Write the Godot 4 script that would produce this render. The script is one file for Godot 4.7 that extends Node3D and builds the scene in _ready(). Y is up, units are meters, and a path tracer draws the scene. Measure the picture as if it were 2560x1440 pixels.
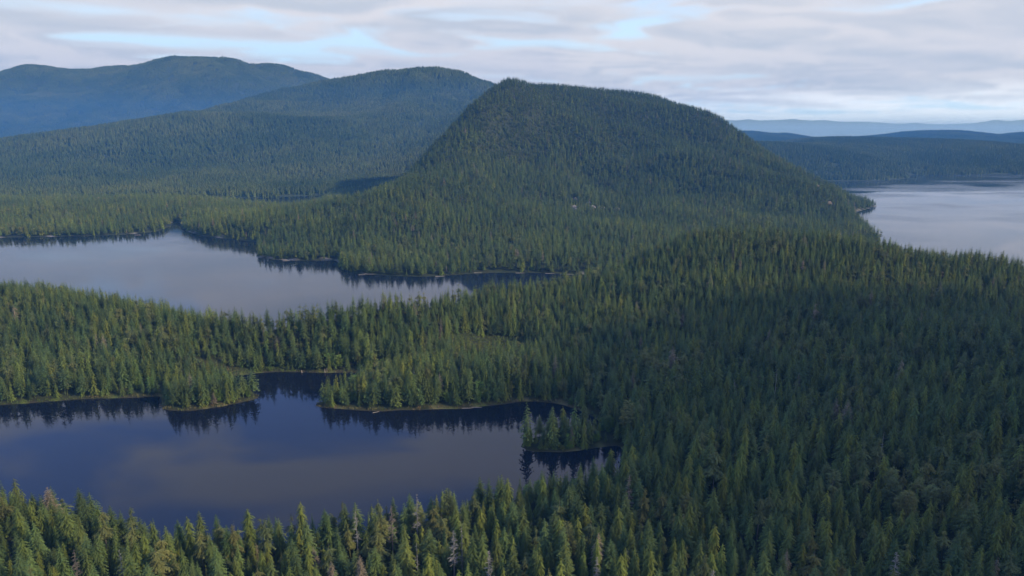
extends Node3D
# A wooded inlet seen from the air: a dark lake, a hill forest, a steep island mountain, a strait and blue ranges.
# Ground coordinates below are (x, distance north of the camera), in metres.

const EYE := 150.0
const SUNWARD := Vector3(0.84, 0.47, 0.32)

var LAKE: Array = [Vector2(-341.2, 344.4), Vector2(-303.0, 362.2), Vector2(-290.7, 363.9), Vector2(-270.8, 368.1), Vector2(-255.1, 372.3), Vector2(-239.9, 374.2), Vector2(-222.0, 375.4), Vector2(-207.4, 377.9), Vector2(-201.7, 368.1), Vector2(-195.8, 357.6), Vector2(-187.2, 356.4), Vector2(-178.3, 356.4), Vector2(-163.3, 363.4), Vector2(-152.6, 371.1), Vector2(-149.1, 374.2), Vector2(-147.6, 377.9), Vector2(-150.4, 381.1), Vector2(-162.5, 390.9), Vector2(-178.2, 402.6), Vector2(-177.2, 412.7), Vector2(-168.4, 416.5), Vector2(-160.5, 419.5), Vector2(-150.6, 421.0), Vector2(-134.8, 420.3), Vector2(-119.1, 419.5), Vector2(-102.4, 420.3), Vector2(-82.6, 418.0), Vector2(-77.4, 410.5), Vector2(-89.0, 399.1), Vector2(-99.4, 385.6), Vector2(-108.0, 372.9), Vector2(-113.6, 365.7), Vector2(-108.5, 362.2), Vector2(-99.0, 360.4), Vector2(-84.9, 357.6), Vector2(-71.3, 356.4), Vector2(-62.7, 358.2), Vector2(-53.7, 358.2), Vector2(-40.5, 359.9), Vector2(-29.2, 359.9), Vector2(-18.1, 363.4), Vector2(-4.6, 366.9), Vector2(2.3, 369.9), Vector2(9.2, 371.1), Vector2(18.4, 369.9), Vector2(26.4, 367.5), Vector2(36.0, 359.9), Vector2(45.7, 347.1), Vector2(48.4, 335.1), Vector2(41.3, 328.1), Vector2(28.8, 326.2), Vector2(14.3, 324.3), Vector2(7.2, 318.2), Vector2(4.6, 314.1), Vector2(5.1, 310.1), Vector2(9.7, 306.6), Vector2(17.5, 306.6), Vector2(23.3, 305.8), Vector2(33.2, 307.9), Vector2(43.4, 311.4), Vector2(51.6, 313.7), Vector2(55.0, 310.6), Vector2(46.9, 276.0), Vector2(38.0, 269.0), Vector2(8.5, 263.0), Vector2(-14.8, 254.0), Vector2(-39.6, 244.0), Vector2(-58.7, 237.0), Vector2(-73.1, 233.0), Vector2(-87.3, 230.0), Vector2(-101.2, 227.0), Vector2(-125.0, 227.0), Vector2(-148.7, 232.0), Vector2(-168.2, 239.0), Vector2(-208.8, 252.0), Vector2(-249.9, 262.0), Vector2(-310.7, 272.0)]
var NEAR_LAND: Array = [Vector2(-938.6, 720.0), Vector2(-662.2, 700.0), Vector2(-485.3, 630.0), Vector2(-409.0, 600.0), Vector2(-344.8, 570.0), Vector2(-288.4, 540.0), Vector2(-219.5, 500.0), Vector2(-173.3, 472.0), Vector2(-140.8, 480.0), Vector2(-86.2, 505.0), Vector2(-43.3, 550.0), Vector2(7.1, 590.0), Vector2(77.5, 645.0), Vector2(132.3, 690.0), Vector2(203.7, 725.0), Vector2(272.3, 735.0), Vector2(335.9, 730.0), Vector2(393.5, 715.0), Vector2(442.3, 690.0), Vector2(478.0, 620.0), Vector2(515.5, 560.0), Vector2(575.6, 520.0), Vector2(900.0, 480.0), Vector2(900.0, 10.0), Vector2(-900.0, 10.0)]
var NEAR_HEIGHTS: Array = [Vector3(-430, 560, 20.6), Vector3(-370, 545, 20.5), Vector3(-313, 520, 19.7), Vector3(-275, 500, 17.3), Vector3(-246, 490, 17.7), Vector3(-199, 462, 19.7), Vector3(-159, 452, 22.9), Vector3(-134, 462, 23.4), Vector3(-80, 472, 23.8), Vector3(-56, 515, 22.5), Vector3(-26, 540, 21.0), Vector3(24, 570, 18.4), Vector3(73, 610, 17.1), Vector3(122, 640, 30.3), Vector3(161, 650, 44.1), Vector3(192, 650, 48.4), Vector3(237, 650, 51.9), Vector3(276, 650, 48.0), Vector3(310, 640, 45.7), Vector3(340, 625, 42.3), Vector3(369, 610, 37.4), Vector3(399, 600, 35.6), Vector3(421, 590, 35.6), Vector3(435, 570, 32.3), Vector3(443, 520, 26.8), Vector3(69, 300, 7.0), Vector3(104, 400, 13.0), Vector3(128, 500, 20.0), Vector3(117, 250, 14.0), Vector3(158, 350, 17.0), Vector3(199, 450, 26.0), Vector3(240, 550, 36.0), Vector3(165, 250, 18.0), Vector3(253, 400, 27.0), Vector3(311, 500, 27.0), Vector3(207, 250, 24.0), Vector3(317, 400, 26.0), Vector3(309, 300, 30.0), Vector3(216, 200, 26.0), Vector3(30, 205, 6.0), Vector3(-10, 180, 5.0), Vector3(88, 180, 12.0), Vector3(156, 180, 18.0), Vector3(-71, 150, 5.0), Vector3(-134, 150, 9.0), Vector3(-196, 215, 14.0), Vector3(-160, 215, 11.0), Vector3(-87, 190, 2.0), Vector3(-37, 200, 3.0), Vector3(-536, 560, 14.0), Vector3(-376, 480, 9.0), Vector3(-286, 430, 6.0), Vector3(-317, 400, 4.0), Vector3(-409, 420, 6.0), Vector3(-177, 375, 2.5), Vector3(-193, 410, 2.0), Vector3(-157, 440, 3.0), Vector3(-101, 430, 4.0), Vector3(-68, 390, 4.0), Vector3(-31, 385, 5.0), Vector3(5, 390, 7.0), Vector3(-23, 470, 2.5), Vector3(28, 455, 3.5), Vector3(37, 350, 3.0), Vector3(27, 310, 2.0), Vector3(50, 240, 8.0), Vector3(-21, 100, 10.0), Vector3(-143, 100, 12.0), Vector3(75, 560, 22.0), Vector3(75, 450, 10.0), Vector3(376, 480, 24.0), Vector3(505, 480, 20.0), Vector3(141, 690, 6.0), Vector3(177, 705, 10.0), Vector3(225, 725, 9.0), Vector3(272, 735, 10.0), Vector3(316, 735, 9.0), Vector3(355, 725, 8.0), Vector3(392, 712, 7.0), Vector3(423, 692, 6.0), Vector3(450, 670, 4.0), Vector3(470, 640, 3.0), Vector3(485, 610, 2.0), Vector3(-474, 615, 2.0), Vector3(-401, 588, 2.0), Vector3(-339, 560, 2.0), Vector3(-283, 530, 2.0), Vector3(-217, 495, 2.0), Vector3(420, 60, 78.0), Vector3(470, 160, 84.0), Vector3(500, 260, 78.0), Vector3(560, 360, 60.0), Vector3(300, 20, 55.0), Vector3(300, 150, 46.0), Vector3(330, 250, 44.0), Vector3(620, 200, 84.0), Vector3(760, 120, 84.0), Vector3(150, 60, 22.0)]
var MOUNTAIN_LAND: Array = [Vector2(-988, 938), Vector2(-810, 994), Vector2(-766, 1014), Vector2(-684, 1026), Vector2(-603, 1043), Vector2(-574, 1070), Vector2(-564, 1088), Vector2(-572, 1147), Vector2(-602, 1219), Vector2(-578, 1179), Vector2(-540, 1103), Vector2(-476, 1035), Vector2(-414, 1002), Vector2(-362, 971), Vector2(-342, 904), Vector2(-320.6, 843.3), Vector2(-285.9, 829.3), Vector2(-254.7, 823.8), Vector2(-214.7, 826.5), Vector2(-202.3, 782.2), Vector2(-184.4, 753.5), Vector2(-168.4, 742.2), Vector2(-131.5, 733.3), Vector2(-95.6, 726.8), Vector2(-57.5, 739.9), Vector2(-13.5, 751.2), Vector2(31.3, 748.9), Vector2(75.1, 739.9), Vector2(118.0, 731.1), Vector2(184.6, 735.5), Vector2(280.5, 758.2), Vector2(373.6, 815.6), Vector2(458.3, 888.4), Vector2(526, 964), Vector2(657, 1320), Vector2(668, 1362), Vector2(708, 1391), Vector2(737, 1422), Vector2(790, 1480), Vector2(810, 1580), Vector2(820, 1700), Vector2(880, 2000), Vector2(850, 2400), Vector2(600, 2750), Vector2(0, 2750), Vector2(-420, 2500), Vector2(-480, 2050), Vector2(-460, 1700), Vector2(-450, 1580), Vector2(-446, 1497), Vector2(-507, 1471), Vector2(-584, 1497), Vector2(-632, 1570), Vector2(-715, 1570), Vector2(-909, 1590), Vector2(-1173, 1570), Vector2(-1631, 1570)]
var MOUNTAIN_HEIGHTS: Array = [Vector3(-92, 1620, 208.7), Vector3(-62, 1700, 240.1), Vector3(-40, 1760, 258.0), Vector3(-18, 1790, 268.8), Vector3(10, 1790, 268.8), Vector3(41, 1800, 259.8), Vector3(73, 1850, 264.2), Vector3(128, 1900, 267.6), Vector3(242, 1950, 253.1), Vector3(352, 1950, 237.2), Vector3(441, 1950, 229.8), Vector3(506, 1900, 201.4), Vector3(554, 1800, 164.2), Vector3(574, 1700, 128.7), Vector3(601, 1560, 91.7), Vector3(616, 1440, 62.4), Vector3(605, 1300, 33.9), Vector3(570, 1160, 13.3), Vector3(543, 1050, 1.5), Vector3(-135, 1480, 158.6), Vector3(-170, 1350, 115.3), Vector3(-197, 1220, 75.9), Vector3(-227, 1150, 59.7), Vector3(-283, 1130, 48.0), Vector3(-371, 1200, 25.1), Vector3(-497, 1350, 1.7), Vector3(-96, 1690, 198.9), Vector3(-103, 1810, 167.4), Vector3(-65, 1770, 230.8), Vector3(-70, 1890, 200.0), Vector3(-141, 1550, 147.5), Vector3(-153, 1670, 114.8), Vector3(-179, 1420, 102.9), Vector3(-196, 1540, 68.7), Vector3(-209, 1290, 62.1), Vector3(-230, 1410, 26.0), Vector3(-241, 1220, 45.1), Vector3(-266, 1340, 8.2), Vector3(-301, 1200, 32.8), Vector3(-332, 1320, 1.5), Vector3(-393, 1270, 8.2), Vector3(-432, 1390, 1.5), Vector3(598, 1770, 114.4), Vector3(642, 1890, 74.6), Vector3(629, 1630, 76.7), Vector3(679, 1750, 36.4), Vector3(647, 1510, 46.7), Vector3(702, 1630, 5.8), Vector3(638, 1370, 17.2), Vector3(698, 1490, 1.5), Vector3(-13, 1540, 146.0), Vector3(-53, 1300, 79.1), Vector3(-45, 1100, 37.7), Vector3(-37, 890, 4.7), Vector3(-123, 1330, 92.8), Vector3(-101, 1080, 39.6), Vector3(-160, 1014, 45.6), Vector3(-142, 890, 10.0), Vector3(-227, 1020, 33.2), Vector3(-201, 900, 13.9), Vector3(-268, 950, 18.2), Vector3(17, 1450, 88.7), Vector3(22, 1240, 24.8), Vector3(16, 880, 6.2), Vector3(53, 745, 4.2), Vector3(160, 1250, 23.9), Vector3(276, 1500, 86.9), Vector3(397, 1650, 128.1), Vector3(306, 1250, 23.9), Vector3(413, 1370, 52.4), Vector3(382, 1050, 11.6), Vector3(492, 1370, 52.4), Vector3(497, 1180, 16.6), Vector3(215, 1720, 175.5), Vector3(119, 1750, 205.0), Vector3(308, 1690, 156.1), Vector3(114, 880, 6.2), Vector3(218, 880, 6.2), Vector3(583, 1400, 58.5), Vector3(572, 1480, 79.2), Vector3(569, 1600, 106.0), Vector3(-150, 1180, 77.9), Vector3(-176, 1080, 58.3), Vector3(-109, 1460, 129.4), Vector3(-303, 880, 3.0), Vector3(-157, 800, 3.0), Vector3(9, 790, 4.0), Vector3(168, 760, 3.0), Vector3(292, 790, 4.0), Vector3(428, 880, 6.0), Vector3(644, 1430, 1.5), Vector3(-792, 1050, 3.0), Vector3(-939, 1250, 14.0), Vector3(-1107, 1480, 9.0), Vector3(-811, 1280, 16.0), Vector3(-934, 1480, 10.0), Vector3(-560, 1080, 4.0), Vector3(-671, 1300, 14.0), Vector3(-712, 1450, 12.0), Vector3(-494, 1150, 8.0), Vector3(-569, 1350, 8.0), Vector3(-597, 1480, 3.0), Vector3(-1204, 1300, 14.0), Vector3(26, 2250, 190.0), Vector3(548, 2250, 190.0), Vector3(31, 2650, 30.0), Vector3(960, 2300, 40.0), Vector3(-667, 2400, 20.0), Vector3(679, 2050, 90.0), Vector3(-440, 1800, 3.0), Vector3(-442, 2000, 3.0), Vector3(-317, 1950, 12.0), Vector3(-357, 2200, 5.0), Vector3(-214, 2050, 50.0), Vector3(-155, 2050, 95.0), Vector3(-104, 2250, 120.0), Vector3(683, 1750, 42.0), Vector3(719, 1600, 6.0), Vector3(648, 1350, 3.0), Vector3(588, 1150, 2.0), Vector3(795, 1900, 20.0), Vector3(738, 2050, 50.0), Vector3(693, 1650, 28.0), Vector3(663, 1300, 1.5), Vector3(655, 1450, 53.8), Vector3(681, 1440, 40.4), Vector3(705, 1425, 21.7), Vector3(717, 1412, 6.5)]
var SECOND_LAND: Array = [Vector2(-2371, 1640), Vector2(-1511, 1640), Vector2(-1224, 1640), Vector2(-943, 1650), Vector2(-753, 1655), Vector2(-666, 1671), Vector2(-596, 1704), Vector2(-538, 1727), Vector2(-444, 1774), Vector2(-309, 1900), Vector2(-250, 2400), Vector2(-52, 3000), Vector2(700, 3300), Vector2(1000, 4000), Vector2(900, 5000), Vector2(-4200, 5000), Vector2(-4200, 1640)]
var SECOND_HEIGHTS: Array = [Vector3(-2121, 2500, 99.5), Vector3(-1904, 2600, 122.8), Vector3(-1756, 2650, 137.3), Vector3(-1587, 2700, 152.4), Vector3(-1378, 2750, 183.2), Vector3(-1257, 2800, 201.0), Vector3(-1382, 3250, 247.1), Vector3(-1385, 3450, 301.1), Vector3(-1359, 3650, 346.4), Vector3(-1257, 3850, 387.1), Vector3(-1079, 4000, 429.3), Vector3(-874, 4100, 469.7), Vector3(-659, 4200, 500.4), Vector3(-564, 4200, 513.9), Vector3(-470, 4200, 525.1), Vector3(-349, 4150, 504.9), Vector3(-230, 4100, 465.3), Vector3(-137, 4050, 422.0), Vector3(45, 4000, 331.6), Vector3(490, 3900, 154.9), Vector3(919, 3800, 5.1), Vector3(-1340, 2150, 36.9), Vector3(-920, 2350, 54.4), Vector3(-650, 2350, 54.4), Vector3(-1179, 3050, 200.7), Vector3(-833, 3050, 200.7), Vector3(-486, 3050, 200.7), Vector3(-395, 2450, 50.9), Vector3(-451, 2050, 18.2), Vector3(-1539, 2080, 28.3), Vector3(-1058, 2080, 28.3), Vector3(-1900, 2080, 28.3), Vector3(-1212, 2400, 93.3), Vector3(-1730, 2350, 67.7), Vector3(-639, 1900, 5.0), Vector3(-293, 2850, 149.0), Vector3(-977, 3600, 311.2), Vector3(-592, 3750, 369.5), Vector3(-793, 3700, 346.3), Vector3(-1133, 3450, 281.2), Vector3(-428, 3800, 399.3), Vector3(-275, 3750, 349.1), Vector3(-1197, 3300, 251.4), Vector3(-921, 3800, 372.6), Vector3(-724, 3900, 414.7), Vector3(-1091, 3650, 343.4), Vector3(-1239, 1660, 2.0), Vector3(-954, 1670, 2.0), Vector3(-677, 1710, 2.0), Vector3(-443, 1770, 3.0), Vector3(-2365, 3200, 60.0), Vector3(-1726, 3400, 60.0), Vector3(-3165, 2200, 80.0), Vector3(-4299, 3000, 90.0), Vector3(-3316, 4500, 60.0), Vector3(-1326, 4800, 200.0), Vector3(-2330, 4600, 60.0), Vector3(-1684, 4300, 160.0), Vector3(-1502, 4500, 190.0), Vector3(-1039, 4750, 220.0), Vector3(-552, 4800, 270.0), Vector3(53, 4600, 200.0)]
var BLUE_HEIGHTS: Array = [Vector3(-7599, 7600, 709.8), Vector3(-6304, 7600, 783.4), Vector3(-5378, 7500, 790.9), Vector3(-5126, 7500, 786.9), Vector3(-5023, 7500, 778.9), Vector3(-4889, 7400, 802.0), Vector3(-4718, 7400, 837.6), Vector3(-4597, 7400, 809.9), Vector3(-4505, 7450, 802.5), Vector3(-4286, 7500, 786.9), Vector3(-3989, 7500, 811.0), Vector3(-3773, 7500, 859.1), Vector3(-3603, 7500, 887.1), Vector3(-3266, 7500, 899.1), Vector3(-2974, 7500, 891.1), Vector3(-2805, 7600, 860.7), Vector3(-2694, 7700, 833.2), Vector3(-2607, 7900, 885.1), Vector3(-2497, 7900, 876.7), Vector3(-2391, 7900, 813.3), Vector3(-2305, 7900, 770.8), Vector3(-2157, 8000, 744.4), Vector3(-1713, 8000, 619.0), Vector3(-819, 8000, 303.7), Vector3(549, 8000, 103.7), Vector3(-4019, 5800, 289.0), Vector3(-3728, 5700, 254.9), Vector3(-3388, 5500, 174.5), Vector3(-3806, 5200, 114.3), Vector3(-3003, 6000, 261.3), Vector3(-2317, 6000, 294.4), Vector3(-1690, 6200, 299.7), Vector3(-2914, 5200, 114.3), Vector3(-3706, 6700, 496.5), Vector3(-2943, 6700, 569.3), Vector3(-2259, 6900, 507.3), Vector3(-4838, 6700, 514.7), Vector3(-4151, 6500, 450.3), Vector3(-3006, 6400, 410.4), Vector3(-3563, 6150, 298.4), Vector3(-7500, 9500, 200.0), Vector3(-5000, 9500, 200.0), Vector3(-2500, 9500, 200.0), Vector3(0, 9500, 200.0), Vector3(-7000, 5000, 60.0), Vector3(-4000, 5000, 60.0), Vector3(-2000, 5000, 60.0), Vector3(0, 5000, 60.0)]
var ISLAND_LAND: Array = [Vector2(715, 2373), Vector2(964, 2310), Vector2(1138, 2310), Vector2(1243, 2331), Vector2(1339, 2395), Vector2(1409, 2462), Vector2(1441, 2509), Vector2(1468, 2584), Vector2(1513, 2662), Vector2(1587, 2690), Vector2(1755, 2709), Vector2(1922, 2723), Vector2(2086, 2732), Vector2(2600, 2775), Vector2(4200, 3000), Vector2(5200, 4600), Vector2(900, 4600), Vector2(750, 2400)]
var ISLAND_HEIGHTS: Array = [Vector3(1079, 2650, 86.8), Vector3(1205, 2620, 57.8), Vector3(1327, 2560, 40.6), Vector3(1367, 2480, 18.0), Vector3(1377, 2430, 1.5), Vector3(1644, 3300, 95.2), Vector3(1791, 3400, 98.0), Vector3(1942, 3500, 106.9), Vector3(2162, 3600, 112.4), Vector3(2306, 3600, 112.4), Vector3(2472, 3600, 102.3), Vector3(2640, 3600, 86.2), Vector3(2931, 3600, 74.1), Vector3(1467, 4000, 74.8), Vector3(1595, 4100, 103.3), Vector3(1729, 4200, 112.1), Vector3(1849, 4200, 119.1), Vector3(1920, 4200, 123.8), Vector3(1993, 4200, 119.1), Vector3(2114, 4200, 107.4), Vector3(1309, 4000, 45.6), Vector3(1676, 2850, 22.9), Vector3(1922, 2850, 22.9), Vector3(2105, 2850, 14.8), Vector3(1905, 3100, 65.4), Vector3(2172, 3100, 65.4), Vector3(1154, 2430, 3.0), Vector3(1349, 2400, 2.0), Vector3(1696, 2740, 4.0), Vector3(2028, 2740, 4.0), Vector3(2461, 2800, 10.0), Vector3(1906, 4600, 70.0), Vector3(2933, 4550, 40.0), Vector3(3719, 4550, 40.0), Vector3(753, 2500, 30.0)]
var FAR_RIDGE: Array = [Vector2(1885, 148), Vector2(2173, 181), Vector2(2259, 181), Vector2(2354, 170), Vector2(2468, 159), Vector2(2581, 163), Vector2(2658, 148), Vector2(2735, 126), Vector2(2943, 118), Vector2(3244, 126), Vector2(3468, 144), Vector2(3599, 159), Vector2(3691, 174), Vector2(3878, 185), Vector2(4066, 188), Vector2(4217, 185), Vector2(4369, 170), Vector2(4504, 155), Vector2(4599, 144), Vector2(4691, 159), Vector2(4821, 170), Vector2(5046, 181), Vector2(5352, 152), Vector2(5737, 111)]
var PALE_RANGE: Array = [Vector2(9082, 851), Vector2(11237, 956), Vector2(12103, 935), Vector2(12746, 998), Vector2(13400, 935), Vector2(14046, 956), Vector2(14693, 977), Vector2(15229, 1019), Vector2(15667, 956), Vector2(16209, 935), Vector2(16855, 956), Vector2(17729, 872), Vector2(18810, 872), Vector2(19896, 830), Vector2(20768, 767), Vector2(21201, 767), Vector2(21842, 830), Vector2(22283, 767), Vector2(23154, 725), Vector2(24230, 767), Vector2(24876, 788), Vector2(25302, 830), Vector2(25617, 893), Vector2(26144, 977), Vector2(26806, 893), Vector2(27336, 956), Vector2(27657, 977), Vector2(28942, 1040), Vector2(30697, 893), Vector2(32846, 956)]
const SNAGS := [Vector3(-19.1, 199.9, 21.0), Vector3(-16.7, 202.5, 21.0), Vector3(-7.2, 190.2, 19.0), Vector3(-31.4, 200.3, 17.0), Vector3(-54.3, 214.6, 22.0), Vector3(-42.5, 217.5, 22.0), Vector3(-34.6, 224.8, 22.0), Vector3(45.4, 272.3, 17.0), Vector3(43.6, 231.9, 20.0), Vector3(26.0, 186.6, 17.0), Vector3(27.5, 177.1, 16.0), Vector3(111.8, 176.8, 17.0), Vector3(58.4, 175.7, 17.0), Vector3(-135.7, 188.6, 17.0), Vector3(-122.3, 189.8, 18.0), Vector3(133.7, 327.2, 20.0), Vector3(146.7, 250.5, 19.0)]
const SNAG_LABELS := [["big silvery dead tree thick with bare twigs above the bottom edge", 0], ["thin bare dead pole close behind the big silvery dead tree", 1], ["silver-grey dead tree cut by the bottom edge, right of the biggest one", 0], ["broken bare snag left of the big silvery dead tree", 1], ["dead grey spike rising over the near treeline against the lake", 2], ["brownish dying tree on the near treeline against the lake", 3], ["grey dead top beside a green conifer where the treeline climbs", 2], ["lone bare dead spire at the right end of the little island", 1], ["red-brown dead crown on the slope below the little island", 3], ["small grey dead tree at the bottom edge, right of centre", 0], ["short bare snag beside the small grey dead tree at the bottom edge", 1], ["pale bushy dead tree at the bottom edge, far right", 0], ["pale dead top at the bottom edge below the dark slope", 0], ["dull purple-grey dead tree at the bottom edge, far left", 3], ["grey half-dead tree at the bottom edge, left part", 2], ["thin pale snag standing on the dark hillside, upper middle", 1], ["bare grey snag in the middle of the dark hillside", 1]]
const OUTCROPS := [Vector3(117, 1270, 5.0), Vector3(109, 1215, 6.5), Vector3(112, 1195, 5.5), Vector3(139, 1240, 5.0), Vector3(142, 1210, 6.0), Vector3(158, 1195, 5.0), Vector3(181, 1185, 5.5), Vector3(571, 1290, 6.0), Vector3(550, 1190, 6.0)]
const OUTCROP_LABELS := ["reddish rock face, highest of the bare patch on the mountain", "pale grey slab on the mountain above a rounded light one", "light rounded rock just below the pale grey slab", "small grey rock right of and above the pale slab", "domed grey rock in the middle of the bare patch", "upright pinkish rock right of the domed rock", "grey rock at the right end of the bare patch", "reddish cliff high on the mountain's right shoulder", "reddish cliff with pale foot low on the mountain's right shoulder"]
const LOGS := [Vector2(-24.8, 360.6), Vector2(-19.9, 361.8), Vector2(-75.4, 354.9), Vector2(-576.1, 1044.9), Vector2(-276.4, 824.3), Vector2(-165.3, 738.0), Vector2(-78.4, 729.2), Vector2(-37.9, 746.9), Vector2(8.9, 746.9), Vector2(42.2, 744.7), Vector2(64.1, 740.2), Vector2(-38.4, 483.7), Vector2(-43.2, 487.7)]
const LOG_SHAPES := [Vector2(9.0, 0.10), Vector2(8.0, -0.10), Vector2(5.0, 0.50), Vector2(13.0, 0.15), Vector2(12.0, 0.30), Vector2(10.0, 0.10), Vector2(14.0, 0.15), Vector2(12.0, 0.10), Vector2(13.0, -0.05), Vector2(14.0, -0.10), Vector2(11.0, -0.20), Vector2(9.0, 0.50), Vector2(8.0, -0.30)]
const LOG_LABELS := ["pale drift log on the lake shore, nearer the point", "second pale drift log on the lake shore, nearer the bay", "short dark drift log at the lakeside of the wooded point", "long pale log at the left shore of the inlet", "pale log leaning on the inlet shore of the first headland", "pale log on the second headland, left end", "pale log on the mountain's foreshore, first of the row", "pale log on the mountain's foreshore, second of the row", "pale log on the mountain's foreshore, third of the row", "pale log on the mountain's foreshore, fourth of the row", "pale log on the mountain's foreshore, last of the row", "weathered fallen log lying in the boggy clearing", "second weathered log lying across the boggy clearing"]
const STUMPS := [Vector3(-121.3, 420.2, 3.4), Vector3(-120.2, 421.0, 2.9), Vector3(-136.3, 420.2, 2.4)]
const STUMP_LABELS := ["taller pale stump of a pair at the far lagoon shore", "shorter pale stump of a pair at the far lagoon shore", "thin lone stump left of the pair at the lagoon"]
const BUSHES := [Vector3(14.1, 309.1, 2.6), Vector3(16.4, 308.2, 2.2), Vector3(18.8, 309.9, 3.0), Vector3(20.7, 308.2, 2.4), Vector3(22.8, 309.9, 3.2), Vector3(24.8, 308.2, 2.4), Vector3(26.9, 310.8, 2.9), Vector3(28.8, 309.5, 2.6), Vector3(31.0, 312.1, 3.0), Vector3(33.2, 310.8, 2.4), Vector3(36.0, 312.6, 2.4), Vector3(38.9, 313.5, 2.2)]

var rng := RandomNumberGenerator.new()
var rough_noise := FastNoiseLite.new()
var stand_noise := FastNoiseLite.new()
var fine_noise := FastNoiseLite.new()
var trunk_material: StandardMaterial3D
var leaf_material: StandardMaterial3D
var used := {}
var tree_count := 0


# ------------------------------------------------------------------ names and labels
func numbered(called: String) -> String:
	var n: int = used.get(called, 0)
	used[called] = n + 1
	return called if n == 0 else "%s_%03d" % [called, n]


func tag(o: Node, label: String, category := "", group := "", kind := "") -> void:
	o.set_meta("label", label)
	if category:
		o.set_meta("category", category)
	if group:
		o.set_meta("group", group)
	if kind:
		o.set_meta("kind", kind)


func show_mesh(called: String, m: Mesh, mat: Material, parent: Node = self) -> MeshInstance3D:
	var o := MeshInstance3D.new()
	o.name = numbered(called) if parent == self else called
	o.mesh = m
	if mat:
		o.material_override = mat
	parent.add_child(o, true)
	return o


func thing(called: String, label: String, category: String, at: Vector3, turn := 0.0, group := "") -> Node3D:
	var o := Node3D.new()
	o.name = numbered(called)
	add_child(o, true)
	o.position = at
	o.rotation.y = turn
	tag(o, label, category, group)
	return o


# ------------------------------------------------------------------ small mesh builder
class Build:
	var v := PackedVector3Array()
	var c := PackedColorArray()

	func tri(a: Vector3, b: Vector3, d: Vector3, col: Color) -> void:
		v.push_back(a)
		v.push_back(b)
		v.push_back(d)
		c.push_back(col)
		c.push_back(col)
		c.push_back(col)

	func mesh(onto: ArrayMesh = null) -> ArrayMesh:
		var a := []
		a.resize(Mesh.ARRAY_MAX)
		a[Mesh.ARRAY_VERTEX] = v
		a[Mesh.ARRAY_COLOR] = c
		var m: ArrayMesh = onto if onto else ArrayMesh.new()
		m.add_surface_from_arrays(Mesh.PRIMITIVE_TRIANGLES, a)
		return m

	func tube(points: Array, radii: Array, sides: int, col: Color, r: RandomNumberGenerator) -> void:
		var rings := []
		for i in points.size():
			var along: Vector3 = (points[mini(i + 1, points.size() - 1)] - points[maxi(i - 1, 0)]).normalized()
			var side := along.cross(Vector3(0.31, 0.12, 0.94)).normalized()
			var up := along.cross(side)
			var ring := []
			for k in sides:
				var t := TAU * k / sides
				ring.append(points[i] + (side * cos(t) + up * sin(t)) * radii[i])
			rings.append(ring)
		for i in points.size() - 1:
			for k in sides:
				var n := (k + 1) % sides
				var shade := col * r.randf_range(0.85, 1.15)
				tri(rings[i][k], rings[i + 1][k], rings[i + 1][n], shade)
				tri(rings[i][k], rings[i + 1][n], rings[i][n], shade)


# ------------------------------------------------------------------ trees, one metre high until they are scaled
# A spray is one bough: a bent midrib with toothed twigs hanging to both sides.
func spray(b: Build, base: Vector3, out: Vector3, length: float, lift: float, droop: float, width: float, hang: float, segs: int, col: Color, jag := 0.35) -> void:
	var side := Vector3(-out.z, 0, out.x)
	var last := base
	for i in segs:
		var t := (i + 1.0) / segs
		var p := base + out * (length * t) + Vector3.UP * (length * (lift * t - droop * t * t))
		var w := width * (1.0 - 0.75 * (i as float) / segs)
		for s in [-1.0, 1.0]:
			var wl := w * rng.randf_range(1.0 - jag, 1.0 + jag)
			var tip: Vector3 = last.lerp(p, 0.55) + side * (s * wl) + out * (wl * rng.randf_range(0.2, 0.7)) - Vector3.UP * (wl * hang * rng.randf_range(0.5, 1.4))
			b.tri(last, p, tip, col * rng.randf_range(0.82, 1.2))
		last = p


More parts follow.
